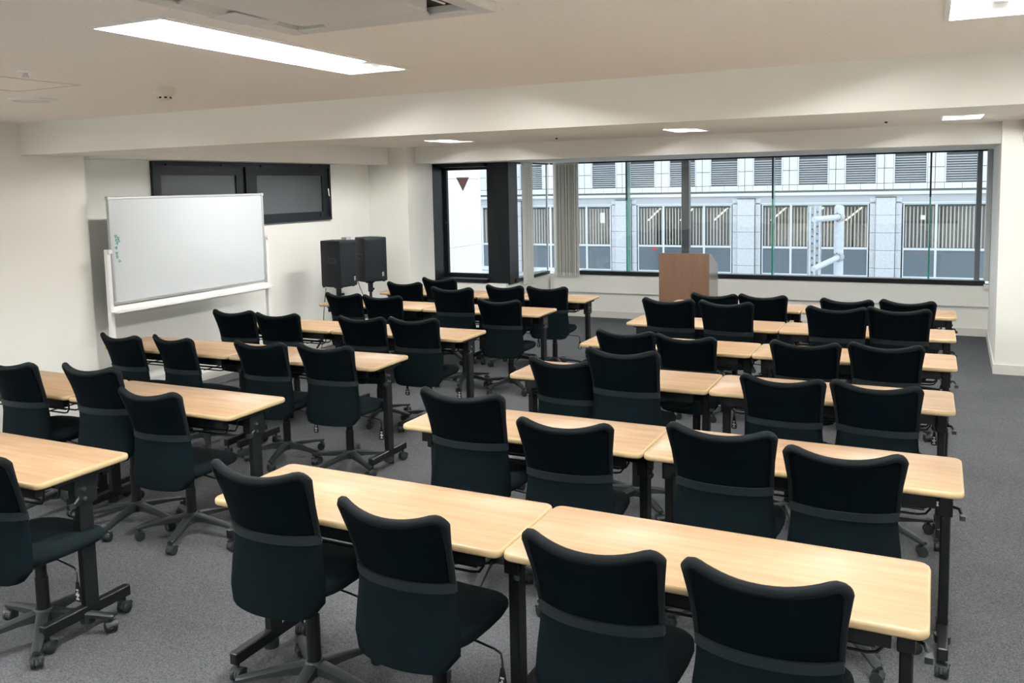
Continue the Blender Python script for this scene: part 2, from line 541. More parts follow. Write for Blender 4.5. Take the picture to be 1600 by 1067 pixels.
tsp = obj('sticker_print', MB().lathe([(.030, 0), (.030, .0012)], n=16).box(-.05, .05, .045, .062, 0, .0012).mesh('sticker_print', mat('faded_red', (0.42, 0.16, 0.15), .6)), tso, (tx, 9.9955, tz + .015), (PI / 2, 0, 0))
tso['label'] = 'faded red and grey downward triangle sticker'

# vertical blinds
def blind_stack(name, label, x0, y0, x1, y1, n, z0, z1, w):
    e = empty(name, ((x0 + x1) / 2, (y0 + y1) / 2, z0))
    tag(e, label, 'blind', 'vertical blinds drawn aside')
    d = Vector((x1 - x0, y1 - y0, 0))
    ang = math.atan2(d.y, d.x)
    L_ = d.length
    sl = MB().box(-.0015, .0015, -w / 2, w / 2, .03, z1 - z0).mesh('slat', M_blind)
    wt = MB().box(-.004, .004, -w / 2, w / 2, 0, .045).mesh('weight', M_trim)
    for i in range(n):
        t = (i + .5) / n - .5
        off = d * t
        a = ang + R(random.uniform(38, 62))
        s = obj('slat', sl, e, (off.x, off.y, 0), (0, 0, a))
        obj('bottom_weight', wt, s)
    rail = MB().box(-L_ / 2, L_ / 2, -.02, .02, z1 - z0 - .03, z1 - z0 - .001).mesh('head_rail', M_trim)
    obj('head_rail', rail, e, (0, 0, 0), (0, 0, ang))
    return e
blind_stack('vertical_blind', 'cream vertical blind slats bunched at the left end of the big window', -4.70, YW - .11, -4.35, YW - .11, 17, 0.58, LOWZ - .002, .089)
blind_stack('vertical_blind', 'slim bunch of vertical blind slats beside the black post', -4.765, 10.20, -4.765, 10.50, 6, 0.555, LOWZ - .002, .042)

# high window in the left wall (window_4)
w4 = empty('window_4', (XL, 7.0, 1.495))
struct(w4, 'high black framed window with two grey panes behind the whiteboard', 'window')
def P4(o):
    o.parent = w4
    o.matrix_parent_inverse = Matrix.Translation(-Vector(w4.location))
    return o
wy0, wy1, wz0, wz1 = 5.69, 8.285, 1.495, 2.14
P4(bx('frame_jamb', M_black, XL, XL + .035, wy0, wy0 + .03, wz0, wz1))
P4(bx('frame_jamb', M_black, XL, XL + .035, wy1 - .03, wy1, wz0, wz1))
P4(bx('frame_head', M_black, XL, XL + .035, wy0 + .03, wy1 - .03, wz1 - .045, wz1))
P4(bx('frame_sill', M_black, XL, XL + .035, wy0 + .03, wy1 - .03, wz0, wz0 + .035))
P4(bx('mullion', M_black, XL, XL + .045, 6.87, 6.98, wz0 + .035, wz1 - .045))
for a, b in ((wy0 + .03, 6.87), (6.98, wy1 - .03)):
    P4(bx('sash_rail', M_black, XL + .002, XL + .024, a, b, wz0 + .035, wz0 + .10))
    P4(bx('sash_rail', M_black, XL + .002, XL + .024, a, b, wz1 - .13, wz1 - .045))
    P4(bx('sash_stile', M_black, XL + .002, XL + .024, a, a + .07, wz0 + .10, wz1 - .13))
    P4(bx('sash_stile', M_black, XL + .002, XL + .024, b - .12, b, wz0 + .10, wz1 - .13))
    P4(bx('grey_pane', M_grey_pane, XL + .002, XL + .010, a + .07, b - .12, wz0 + .10, wz1 - .13))
    P4(bx('hinge', M_plastic, XL + .036, XL + .05, a + .12, a + .3, wz1 - .04, wz1 - .022))
    P4(bx('hinge', M_plastic, XL + .036, XL + .05, b - .34, b - .2, wz1 - .04, wz1 - .022))
P4(obj('stay_arm', MB().tube([(XL + .045, 8.215, 1.84), (XL + .05, 8.235, 1.70), (XL + .04, 8.255, 1.54)], .006).mesh('stay_arm', M_plastic)))
P4(obj('stay_arm_sleeve', MB().tube([(XL + .046, 8.214, 1.86), (XL + .05, 8.224, 1.77)], .009).mesh('stay_sleeve', M_chrome)))
P4(obj('latch', MB().cyl((XL + .024, 8.10, 1.557), (XL + .034, 8.10, 1.557), .02, n=12).mesh('latch', M_plastic)))

# ------------------------------------------------------------------ ceiling fixtures
def luminaire(x, y0, y1, label):
    e = empty('ceiling_light', (x, (y0 + y1) / 2, cz(y0)))
    tag(e, label, 'ceiling light', 'recessed fluorescent ceiling lights')
    h = (y1 - y0) / 2
    k = (round(h, 4), y0 > 4.5)
    if k not in LCACHE:
        a = LW
        hh = .085
        rf = MB()
        b0 = [(-a, -h, 0), (a, -h, 0), (a, h, 0), (-a, h, 0)]
        t0 = [(-.07, -h + .06, hh), (.07, -h + .06, hh), (.07, h - .06, hh), (-.07, h - .06, hh)]
        rf.add(b0 + t0, [(0, 1, 5, 4), (1, 2, 6, 5), (2, 3, 7, 6), (3, 0, 4, 7), (4, 5, 6, 7)])
        # outer skin, keeps daylight out
        rf.box(-a - .002, a + .002, -h - .002, h + .002, hh + .004, hh + .02)
        fr = MB()
        for q in ((-a - .014, -a + .002, -h - .014, h + .014), (a - .002, a + .014, -h - .014, h + .014),
                  (-a + .002, a - .002, -h - .014, -h + .002), (-a + .002, a - .002, h - .002, h + .014)):
            fr.box(*q, -.006, .0)
        tb = MB().cyl((0, -h + .12, .045), (0, h - .12, .045), .019, n=8)
        so = MB().box(-.02, .02, -h + .065, -h + .12, .025, .08)
        LCACHE[k] = (rf.mesh('reflector', M_reflect), fr.mesh('trim_frame', M_white), tb.mesh('lamp_tube', M_tubef if y0 > 4.5 else M_tube, 60), so.mesh('lamp_holder', M_white))
    rf, fr, tb, so = LCACHE[k]
    obj('reflector', rf, e)
    obj('trim_frame', fr, e)
    obj('lamp_tube', tb, e)
    obj('lamp_holder', so, e)
    obj('lamp_holder', so, e, (0, 0, 0), (0, 0, PI))
LCACHE = {}
rows_txt = {-0.95: 'behind the camera', 0.72: 'added out of view to brighten the left wall', 1.96: 'in front of the beam', 5.25: 'just past the beam', 7.20: 'near the window bulkhead'}
for x, y0, y1 in LIGHTS:
    side = 'left' if x < -4 else ('middle' if x < -1 else 'right')
    if y0 == 1.96 and side == 'middle':
        lab = 'large bright recessed ceiling light at the upper left, nearest the air unit'
    elif y0 == 1.96:
        lab = 'bright recessed ceiling light cut off at the upper right corner'
    else:
        lab = 'recessed fluorescent ceiling light %s, %s one' % (rows_txt[y0], side)
    luminaire(x, y0, y1, lab)

# air-conditioning cassette
ac = empty('air_conditioner', (-1.51, 1.92, CZ))
tag(ac, 'square four-way ceiling air conditioner beside the large light', 'air conditioner')
S = .37
mb = MB()
for q in ((-S, -S + .06, -S, S), (S - .06, S, -S, S), (-S + .06, S - .06, -S, -S + .06), (-S + .06, S - .06, S - .06, S)):
    mb.box(*q, -.03, .0)
obj('panel_rim', mb.mesh('panel_rim', M_ac, bevel=.004), ac)
obj('recess', MB().box(-S + .06, S - .06, -S + .06, S - .06, -.006, -.001).mesh('recess', M_dark), ac)
for a in range(4):
    sl = MB()
    c0, s0 = -.185, S - .118
    sl.loft([[(c0, s0, -.014), (c0, s0 + .05, -.034), (c0, s0 + .054, -.030), (c0, s0 + .004, -.010)],
             [(-c0, s0, -.014), (-c0, s0 + .05, -.034), (-c0, s0 + .054, -.030), (-c0, s0 + .004, -.010)]])
    obj('air_flap', sl.mesh('air_flap', M_ac), ac, (0, 0, 0), (0, 0, a * PI / 2))
gr = obj('intake_grille', MB().loft([rrect(-.228, .228, -.228, .228, .02, -.006), rrect(-.228, .228, -.228, .228, .02, -.034), rrect(-.218, .218, -.218, .218, .02, -.038)]).mesh('intake_grille', M_ac), ac)
cap = obj('corner_cap', MB().box(-S + .004, -S + .11, -.02, .12, -.034, -.03).mesh('corner_cap', M_ac), ac)

sm = empty('smoke_detector', (-3.52, 3.25, CZ))
tag(sm, 'cream smoke detector on the ceiling near the beam', 'smoke detector')
obj('base', MB().lathe([(.05, 0), (.05, -.03), (.047, -.036)], n=20).mesh('base', M_beige, 40), sm)
obj('cage', MB().lathe([(.044, -.036), (.034, -.046), (.033, -.058), (.025, -.062)], n=20).mesh('cage', M_beige, 40), sm)
mb = MB()
for i in range(8):
    t = 2 * PI * i / 8 + .2
    c, s = math.cos(t), math.sin(t)
    mb.add([(.0345 * c - .007 * s, .0345 * s + .007 * c, -.047), (.0345 * c + .007 * s, .0345 * s - .007 * c, -.047), (.0345 * c + .007 * s, .0345 * s - .007 * c, -.056), (.0345 * c - .007 * s, .0345 * s + .007 * c, -.056)], [(0, 1, 2, 3)])
obj('slots', mb.mesh('slots', M_dark), sm)

sp = empty('sprinkler', (-3.52, 2.50, CZ))
tag(sp, 'small chrome sprinkler head on the ceiling at the left', 'sprinkler')
obj('rosette', MB().lathe([(.034, 0), (.032, -.005), (.012, -.007)], n=16).mesh('rosette', M_white, 40), sp)
obj('head', MB().lathe([(.009, -.006), (.009, -.02), (.015, -.022), (.015, -.025)], n=12).mesh('head', M_alu, 40), sp)

vt = empty('air_valve', (-4.50, 3.23, CZ))
tag(vt, 'round white flush ceiling vent near the left wall', 'vent')
obj('ring', MB().lathe([(.125, 0), (.122, -.010), (.10, -.012), (.098, -.002)], n=28).mesh('ring', M_white, 50), vt)
obj('disc', MB().lathe([(.094, -.001), (.090, -.008), (.02, -.010)], n=28).mesh('disc', M_ac, 50), vt)

ht = empty('ceiling_hatch', (-3.98, 2.72, CZ))
tag(ht, 'square access hatch flush in the ceiling at the left', 'hatch')
mb = MB()
for q in ((-.235, -.229, -.225, .225), (.229, .235, -.225, .225), (-.229, .229, -.225, -.219), (-.229, .229, .219, .225)):
    mb.box(*q, -.003, 0)
obj('hatch_edge', mb.mesh('hatch_edge', M_beige), ht)
obj('hatch_panel', MB().box(-.222, .222, -.212, .212, -.0015, 0).mesh('hatch_panel', M_ceil), ht)

for x, y, lab in ((-0.35, 8.47, 'tiny dark ceiling sensor right of the pair beyond the beam'), (-3.63, 8.67, 'tiny dark ceiling sensor left of the pair beyond the beam')):
    tag(obj('ceiling_sensor', MB().lathe([(.014, 0), (.013, -.008), (.006, -.014)], n=12).mesh('ceiling_sensor', M_plastic, 40), None, (x, y, CZF)), lab, 'sensor', 'ceiling sensors')
for x, y, lab in ((-4.0, 10.85, 'left'), (-1.74, 10.50, 'middle'), (0.35, 10.35, 'right')):
    e = empty('soffit_downlight', (x, y, LOWZ))
    tag(e, 'small flat white downlight under the window bulkhead, %s one' % lab, 'downlight', 'downlights over the big window')
    obj('rim', MB().lathe([(.085, 0), (.083, -.006), (.065, -.006), (.062, -.001)], n=20).mesh('rim', M_white, 40), e)
    obj('lens', MB().lathe([(.06, -.001), (.05, -.003)], n=20).mesh('lens', M_reflect), e)

# ------------------------------------------------------------------ tables
TL, TD, TH = 1.2, 0.445, 0.72
def caster_mesh(name, r=.027, hood=True, mats=None):
    mb = MB()
    for s in (-1, 1):
        x0, x1 = s * .006, s * .022
        mb.loft([[(x, r * .86 * math.cos(t), r + r * .86 * math.sin(t)) if e_ else (x, r * math.cos(t), r + r * math.sin(t)) for t in [2 * PI * i / 14 for i in range(14)]] for x, e_ in ((x0, 1), (x0 + s * .002, 0), (x1 - s * .003, 0), (x1, 1))])
    n = 7
    ang = [R(-10 + 200 * i / (n - 1)) for i in range(n)]
    a = [(-.005, r * .93 * math.cos(t), r + r * .93 * math.sin(t)) for t in ang]
    b = [(.005, r * .93 * math.cos(t), r + r * .93 * math.sin(t)) for t in ang]
    mb.loft([a, b])
    if hood:
        o = [(-.0235, r * 1.08 * math.cos(t), r + r * 1.08 * math.sin(t)) for t in [R(20 + 115 * i / 6) for i in range(7)]]
        i_ = [(-.0235, r * 1.02 * math.cos(t), r + r * 1.02 * math.sin(t)) for t in [R(135 - 115 * i / 6) for i in range(7)]]
        pr_ = o + i_
        mb.loft([pr_, [(.0235, p[1], p[2]) for p in pr_]])
    mb.cyl((0, 0, r * 1.6), (0, 0, r * 2 + .022), .007, n=8)
    return mb.mesh(name, mats or M_plastic, 40)
TC = caster_mesh('table_caster')
ME = {}
def T(name, mb, m, smooth=None, bevel=0.0):
    ME[name] = mb.mesh(name, m, smooth, bevel)
# local frame: origin at the base of the near right corner, x to the right, y away
rg = []
th = .026
for ins, z in ((.006, TH - th), (.001, TH - th + .005), (0, TH - th + .010), (0, TH - .009), (.0025, TH - .003)):
    rg.append(rrect(-TL + ins, -ins, ins, TD - ins, .035 - ins, z))
rg.append(rrect(-TL + .0065, -.0065, .0065, TD - .0065, .0285, TH))
T('tabletop', MB().loft(rg, 0, 1), [M_edge, M_wood], 50)
T('under_frame', MB().box(-TL + .09, -.09, .05, .08, TH - th - .058, TH - th - .001).box(-TL + .09, -.09, TD - .08, TD - .05, TH - th - .058, TH - th - .001)
  .box(-TL + .09, -TL + .13, .08, TD - .08, TH - th - .028, TH - th - .001).box(-.13, -.09, .08, TD - .08, TH - th - .028, TH - th - .001), M_bmetal)
T('crossbar', MB().box(-TL + .073, -.073, .215, .265, .605, .665), M_bmetal, bevel=.004)
T('post', MB().box(-.018, .018, .205, .27, .112, .640), M_bmetal, bevel=.004)
T('bracket', MB().box(-.024, .024, .185, .29, .560, .670).box(-.02, .02, .10, .38, .668, .692), M_bmetal, bevel=.003)
T('bolt', MB().cyl((.024, 0, 0), (.031, 0, 0), .009, n=8), M_chrome)
T('foot', MB().box(-.018, .018, .012, .428, .074, .122), M_bmetal, bevel=.004)
T('foot_stop', MB().lathe([(.03, -.028), (.03, 0)], n=12), M_plastic)
T('release_lever', MB().tube([(.02, .20, .60), (.045, .18, .60), (.055, .15, .585)], .006).box(.045, .065, .125, .155, .575, .592), M_plastic)
sh = MB()
for yy in (.10, .17, .30, .36):
    pts = [(-TL + .11, yy, .69), (-TL + .11, yy, .615), (-TL + .125, yy, .594), (-TL + .15, yy, .588), (-.15, yy, .588), (-.125, yy, .594), (-.11, yy, .615), (-.11, yy, .69)]
    sh.tube(pts, .0048, n=6)
for xx in (-TL + .3, -TL / 2, -.3):
    sh.tube([(xx, .095, .583), (xx, .365, .583)], .004, n=6)
sh.tube([(-TL + .13, .095, .612), (-.13, .095, .612)], .005, n=6)
T('wire_shelf', sh, M_bmetal, 60)
def make_table(x, y, rz, label):
    e = empty('folding_table', (x, y, 0), rz)
    tag(e, label, 'table', 'wheeled folding tables in rows')
    for nme in ('tabletop', 'under_frame', 'crossbar', 'wire_shelf'):
        obj(nme, ME[nme], e)
    for sx, px_ in ((1, -.056), (-1, -TL + .056)):
        rot = (0, 0, 0)
        obj('post', ME['post'], e, (px_, 0, 0))
        br = obj('bracket', ME['bracket'], e, (px_, 0, 0))
        for by_, bz_ in ((.225, .625), (.225, .585)):
            b = obj('bolt', ME['bolt'], br, (0, by_, bz_), (0, 0, 0 if sx > 0 else PI))
            b['label'] = 'shiny bolt head'
        ft = obj('foot', ME['foot'], e, (px_, 0, 0))
        for cy in (.036, .404):
            obj('caster', TC, ft, (0, cy, 0), (0, 0, R(random.uniform(-35, 35))))
        obj('foot_stop', ME['foot_stop'], ft, (0, .22, .074))
        if sx > 0:
            obj('release_lever', ME['release_lever'], e, (px_, 0, 0))
    return e
ROWS = {
    'R1': (0.031, 2.278, -0.45), 'R2': (0.145, 3.376, -0.58), 'R3': (0.148, 4.574, 0.04),
    'R4': (0.185, 5.637, -0.24), 'R5': (0.205, 6.634, -0.12), 'R6': (0.238, 7.688, -0.11),
    'LA': (-3.118, 2.137, 0.01), 'LB': (-3.142, 3.192, 0.38), 'LC': (-3.133, 4.432, 1.12),
    'LD': (-3.106, 5.511, 0.31), 'LE': (-3.044, 6.791, -0.21), 'LF': (-2.987, 7.767, -0.15)}
ORD = ['nearest', 'second', 'third', 'fourth', 'fifth', 'farthest']
ROWTXT = {}
for i, k in enumerate(['R1', 'R2', 'R3', 'R4', 'R5', 'R6']):
    ROWTXT[k] = 'the %s row of the right block' % ORD[i]
for i, k in enumerate(['LA', 'LB', 'LC', 'LD', 'LE', 'LF']):
    ROWTXT[k] = 'the %s row of the left block' % ORD[i]
for k, (x, y, a) in ROWS.items():
    a = R(a)
    if k == 'LA':
        make_table(x, y, a, 'oak-topped wheeled table cut off at the lower left of the photo')
        continue
    make_table(x, y, a, 'oak-topped wheeled table, right one in ' + ROWTXT[k])
    d = TL + .004
    make_table(x - d * math.cos(a), y - d * math.sin(a), a, 'oak-topped wheeled table, left one in ' + ROWTXT[k])

# ------------------------------------------------------------------ chairs
# local frame: origin on the floor below the middle of the backrest top, x right, y forward
ZT = 0.86
def back_hw(z):
    pts = [(.345, .192), (.36, .197), (.40, .200), (.48, .196), (.56, .186), (.62, .182), (.72, .188), (.80, .197), (.845, .201), (.88, .203)]
    for (a, b), (c, d) in zip(pts, pts[1:]):
        if z <= c:
            t = max(0, (z - a) / (c - a))
            return b + (d - b) * t
    return pts[-1][1]
LEAN = [(.30, .046), (.36, .056), (.45, .067), (.55, .073), (.62, .068), (.70, .050), (.78, .024), (.86, .0), (.90, -.012)]
def back_y(u, z):
    for (a, b), (c, d) in zip(LEAN, LEAN[1:]):
        if z <= c:
            t = (z - a) / (c - a)
            t = max(0, t)
            y = b + (d - b) * t
            break
    else:
        y = LEAN[-1][1]
    return y - .056 + .056 * u * u
def ztop(u):
    a = abs(u)
    z = .829 + .040 * a ** 2.2
    if a > .80:
        z -= .034 * ((a - .80) / .20) ** 2.6
    return z
def zbot(u):
    return .345 + .048 * max(0, (abs(u) - .74) / .26) ** 2.6
def shell(zlo, zhi, t, nu=14, nv=8, grow=0.0):
    F, B = [], []
    for j in range(nv + 1):
        v = j / nv
        for i in range(nu + 1):
            u = -1 + 2 * i / nu
            a, b = zlo(u), zhi(u)
            z = a + (b - a) * v
            x = u * (back_hw(z) + grow)
            y = back_y(u, z)
            edge = max(0.35, 1 - abs(u) ** 8 * .5)
            F.append((x, y + t * .5 * edge, z))
            B.append((x, y - t * .5 * edge, z))
    n = (nu + 1) * (nv + 1)
    fs = []
    for j in range(nv):
        for i in range(nu):
            q = j * (nu + 1) + i
            fs.append((q, q + 1, q + nu + 2, q + nu + 1))
            fs.append((n + q, n + q + nu + 1, n + q + nu + 2, n + q + 1))
    ring = [i for i in range(nu + 1)] + [j * (nu + 1) + nu for j in range(1, nv + 1)] + [nv * (nu + 1) + i for i in range(nu - 1, -1, -1)] + [j * (nu + 1) for j in range(nv - 1, 0, -1)]
    for k in range(len(ring)):
        a, b = ring[k], ring[(k + 1) % len(ring)]
        fs.append((a, n + a, n + b, b))
    mb = MB()
    mb.add(F + B, fs)
    return mb
T('upper_back', shell(lambda u: .61, lambda u: ztop(u) - .006, .022), M_mesh, 70)
T('lower_back', shell(zbot, lambda u: .612, .034, nv=9, grow=.003), M_cover, 70)
T('back_band', shell(lambda u: .602 - .004 * abs(u), lambda u: .634 - .004 * abs(u), .040, nv=2, grow=.008), M_band, 50)
pts = []
for z in (.625, .68, .74, .79, .825):
    pts.append((-back_hw(z), back_y(-1, z), z))
for i in range(25):
    u = -math.cos(PI * i / 24) if i not in (0, 24) else (-1 if i == 0 else 1)
    u = math.copysign(abs(u) ** .9, u)
    z = ztop(u)
    pts.append((u * back_hw(z), back_y(u, z), z))
for z in (.825, .79, .74, .68, .625):
    pts.append((back_hw(z), back_y(1, z), z))
rr = [.011] * 3 + [.013, .015] + [.016] * 25 + [.015, .013] + [.011] * 3
T('back_rim', MB().tube(pts, rr, n=8), M_rim, 80)
# seat cushion
def seat_ring(z, ins, drop=0.0):
    out = []
    for i in range(28):
        t = 2 * PI * i / 28
        c, s = math.cos(t), math.sin(t)
        x = (.204 - ins) * math.copysign(abs(c) ** .55, c)
        y = .262 + (.215 - ins) * math.copysign(abs(s) ** .6, s)
        f = max(0, (y - .32) / .16)
        out.append((x * (1 - .06 * f), y, z - drop * f * f + .010 * (abs(x) / .22) ** 2))
    return out
T('seat', MB().loft([seat_ring(.375, .05), seat_ring(.382, .012, .012), seat_ring(.40, .0, .02), seat_ring(.42, .002, .026), seat_ring(.436, .018, .03), seat_ring(.442, .06, .022), seat_ring(.440, .13, .01)]), M_seat, 75)
T('seat_mechanism', MB().box(-.075, .075, .12, .34, .335, .376).box(-.03, .03, .09, .14, .345, .368), M_plastic, bevel=.006)
sp_ = MB().tube([(0, .14, .358), (0, .10, .360), (0, .075, .385), (0, .060, .44), (0, .045, .52)], [.018, .018, .020, .018, .012], n=8)
T('spine', sp_, M_plastic, 60)
T('gas_column', MB().cyl((0, .24, .10), (0, .24, .26), .027, .026, n=12).cyl((0, .24, .26), (0, .24, .345), .022, n=12), M_bmetal, 50)
T('hub', MB().lathe([(.030, .068), (.046, .078), (.044, .112), (.032, .126)], (0, 0, 0), 14), M_plastic, 50)
leg = MB()
rings = []
for d_, w_, h0, h1 in ((.02, .026, .080, .122), (.10, .023, .082, .112), (.20, .020, .074, .094), (.265, .018, .064, .082), (.285, .013, .064, .078)):
    rings.append([(d_, -w_, h0), (d_, w_, h0), (d_, w_, h1 - .006), (d_, w_ * .55, h1), (d_, -w_ * .55, h1), (d_, -w_, h1 - .006)])
T('base_leg', leg.loft(rings), M_plastic, 35)
CC = caster_mesh('chair_caster', .025)
lv = MB().tube([(.06, .25, .352), (.235, .22, .350), (.262, .212, .345), (.268, .209, .325), (.270, .206, .300)], .0036, n=6)
T('height_lever', lv, M_bmetal, 60)
TS = [(-.006, .302), (.006, .302), (.018, .232), (.013, .220), (-.013, .220), (-.018, .232)]
T('lever_tag', MB().loft([[(.270 + x, .203, z) for x, z in TS], [(.270 + x, .209, z) for x, z in TS]]), M_bmetal)
pm = MB()
for yy in (.2027, .2093):
    for x0_, x1_, z0_, z1_ in ((-.009, .009, .228, .234), (-.003, .003, .234, .262), (-.010, -.004, .244, .254), (.004, .010, .244, .254), (-.007, .007, .266, .272)):
        pm.box(.270 + x0_, .270 + x1_, yy - .0003, yy + .0003, z0_, z1_)
T('tag_print', pm, M_silver)

def make_chair(x, y, rz, zt, label, base):
    e = empty('office_chair', (x, y, 0), rz)
    tag(e, label, 'chair', 'black office chairs at the tables')
    dz = zt - ZT
    for nme in ('upper_back', 'lower_back', 'back_band', 'back_rim', 'seat', 'seat_mechanism', 'spine'):
        obj(nme, ME[nme], e, (0, 0, dz))
    gc = obj('gas_column', ME['gas_column'], e)
    if dz > .02:
        gc.scale = (1, 1, (.345 + dz - .10) / .245)
        gc.location = (0, 0, .10 - .10 * gc.scale[2])
    lvr = obj('height_lever', ME['height_lever'], e, (0, 0, dz))
    tgo = obj('lever_tag', ME['lever_tag'], lvr)
    tgo['label'] = 'black paddle tag with silver print'
    hb = obj('hub', ME['hub'], e, (0, .24, 0))
    for i in range(5):
        a = base + 2 * PI * i / 5
        l = obj('base_leg', ME['base_leg'], e, (0, .24, 0), (0, 0, a))
        obj('caster', CC, l, (.268, 0, 0), (0, 0, R(random.uniform(-180, 180))))
    # the print on the tag
    obj('tag_print', ME['tag_print'], lvr)
    return e
CH = {
    'R1': [(-2.005, 2.158, -0.1, 0.927), (-1.482, 2.158, -3.8, 0.865), (-0.821, 2.158, -1.2, 0.866), (-0.353, 2.158, 0.4, 0.865)],
    'R2': [(-1.839, 3.256, -0.4, 0.95), (-1.351, 3.256, 5.0, 0.865), (-0.7, 3.256, 0.0, 0.906), (-0.252, 3.256, 3.4, 0.867)],
    'R3': [(-1.875, 4.494, -5.0, 0.850), (-1.470, 4.374, -1.1, 0.955), (-0.646, 4.454, -1.8, 0.853), (-0.207, 4.454, -5.0, 0.855)],
    'R4': [(-1.828, 5.517, -0.5, 0.853), (-1.418, 5.517, -4.5, 0.842), (-0.665, 5.517, -0.6, 0.847), (-0.205, 5.517, -1.5, 0.861)],
    'R5': [(-1.808, 6.514, -2.2, 0.945), (-1.361, 6.514, -5.0, 0.941), (-0.570, 6.514, 2.4, 0.933), (-0.165, 6.514, -4.0, 0.941)],
    'R6': [(-1.684, 7.568, -3.5, 0.86), (-1.266, 7.568, -5.0, 0.864), (-0.586, 7.568, -4.3, 0.853), (-0.126, 7.568, -5.6, 0.859)],
    'LA': [(-3.315, 2.02, 0.0, 0.86)],
    'LB': [(-4.60, 3.05, 0.0, 0.93), (-3.979, 3.072, 1.1, 0.944), (-3.557, 3.072, 1.4, 0.848)],
    'LC': [(-5.215, 4.285, -3.0, 0.838), (-4.729, 4.312, -6.0, 0.846), (-3.944, 4.312, 2.8, 0.859), (-3.414, 4.312, 2.5, 0.87)],
    'LD': [(-5.196, 5.391, 5.0, 0.86), (-4.735, 5.391, 6.0, 0.856), (-3.906, 5.391, 3.9, 0.868), (-3.438, 5.391, 4.8, 0.881)],
    'LE': [(-5.032, 6.671, -0.5, 0.853), (-4.588, 6.671, 4.0, 0.849), (-3.835, 6.671, 3.4, 0.949), (-3.365, 6.671, 2.1, 0.857)],
    'LF': [(-4.97, 7.647, 2.7, 0.855), (-4.545, 7.647, -3.9, 0.91), (-3.79, 7.647, -1.0, 0.857), (-3.328, 7.647, 6.0, 0.859)]}
ORD4 = ['leftmost', 'second from left', 'third from left', 'rightmost']
ORD3 = ['leftmost visible', 'middle', 'rightmost']
def segd(a, b, c, d):
    """distance between two plan segments"""
    def pd(p, q, r_):
        v = (r_[0] - q[0], r_[1] - q[1])
        l2 = v[0] ** 2 + v[1] ** 2
        t = max(0, min(1, ((p[0] - q[0]) * v[0] + (p[1] - q[1]) * v[1]) / l2)) if l2 else 0
        return math.hypot(p[0] - q[0] - t * v[0], p[1] - q[1] - t * v[1])
    def cr(o, p, q):
        return (p[0] - o[0]) * (q[1] - o[1]) - (p[1] - o[1]) * (q[0] - o[0])
    if cr(a, b, c) * cr(a, b, d) < 0 and cr(c, d, a) * cr(c, d, b) < 0:
        return 0.0
    return min(pd(a, c, d), pd(b, c, d), pd(c, a, b), pd(d, a, b))
OBST = []
for k, (x, y, a) in ROWS.items():
    ca, sa = math.cos(R(a)), math.sin(R(a))
    for dx in ((-.056, -1.144) if k == 'LA' else (-.056, -1.144, -1.26, -2.348)):
        OBST.append(((x + dx * ca - .01 * sa, y + dx * sa + .01 * ca), (x + dx * ca - .43 * sa, y + dx * sa + .43 * ca)))
def best_base(x, y, rz):
    cx, cy = x - .24 * math.sin(rz), y + .24 * math.cos(rz)
    near = [o_ for o_ in OBST if math.hypot((o_[0][0] + o_[1][0]) / 2 - cx, (o_[0][1] + o_[1][1]) / 2 - cy) < 1.0]
    best, ba = -1, 0
    for i in range(36):
        b = R(2 * i)
        legs = [((cx, cy), (cx + .295 * math.cos(b + rz + 2 * PI * j / 5), cy + .295 * math.sin(b + rz + 2 * PI * j / 5))) for j in range(5)]
        d_ = min([segd(*l, *o_) for l in legs for o_ in near] + [.2]) + random.random() * .004
        if d_ > best:
            best, ba, bl = d_, b, legs
    OBST.extend(bl)
    return ba
for k, lst in CH.items():
    for i, (x, y, a, z) in enumerate(lst):
        if len(lst) == 1:
            lab = 'black mesh-back office chair cut off at the lower left edge of the photo'
        else:
            o_ = ORD4[i] if len(lst) == 4 else ORD3[i]
            lab = 'black mesh-back office chair, %s in %s' % (o_, ROWTXT[k])
        make_chair(x, y, R(a), z, lab, best_base(x, y, R(a)))

# ------------------------------------------------------------------ mobile whiteboard
wb = empty('mobile_whiteboard', (-5.97, 5.76, 0))
tag(wb, 'large white mobile whiteboard on a wheeled stand by the left wall', 'whiteboard')
hy, z0, z1 = .90, .945, 1.825
obj('board', MB().box(-.010, .010, -hy + .02, hy - .02, z0 + .02, z1 - .02).mesh('board', M_board), wb)
fr = MB()
fr.box(-.014, .016, -hy, hy, z1 - .022, z1).box(-.014, .016, -hy, hy, z0, z0 + .022)
fr.box(-.014, .016, -hy, -hy + .022, z0 + .022, z1 - .022).box(-.014, .016, hy - .022, hy, z0 + .022, z1 - .022)
fo = obj('frame', fr.mesh('frame', M_alu, bevel=.003), wb)
for sy in (-1, 1):
    for z in (z0 - .003, z1 - .027):
        obj('corner_cap', MB().box(-.017, .019, -.018, .018, 0, .03).mesh('corner_cap', M_plastic if False else M_alu, bevel=.003), fo, (0, sy * (hy - .012), z))
for sy in (-1, 1):
    obj('upright', MB().box(-.02, .02, -.018, .018, .10, 1.40).mesh('upright', M_white, bevel=.004), wb, (0, sy * (hy + .026), 0))
    ft = obj('foot', MB().box(-.27, .27, -.02, .02, .065, .10).mesh('foot', M_white, bevel=.004), wb, (0, sy * (hy + .026), 0))
    for sx in (-.24, .24):
        obj('caster', TC, ft, (sx, 0, 0), (0, 0, 1.3))
    obj('pivot_knob', MB().cyl((.016, 0, 1.385), (.04, 0, 1.385), .018, n=12).mesh('pivot_knob', M_white), wb, (0, sy * (hy + .026), 0))
obj('pen_tray', MB().box(.016, .085, -hy - .03, hy + .03, .885, .893).box(.077, .085, -hy - .03, hy + .03, .893, .905).box(.008, .016, -hy - .03, hy + .03, .865, .935).mesh('pen_tray', M_white), wb)
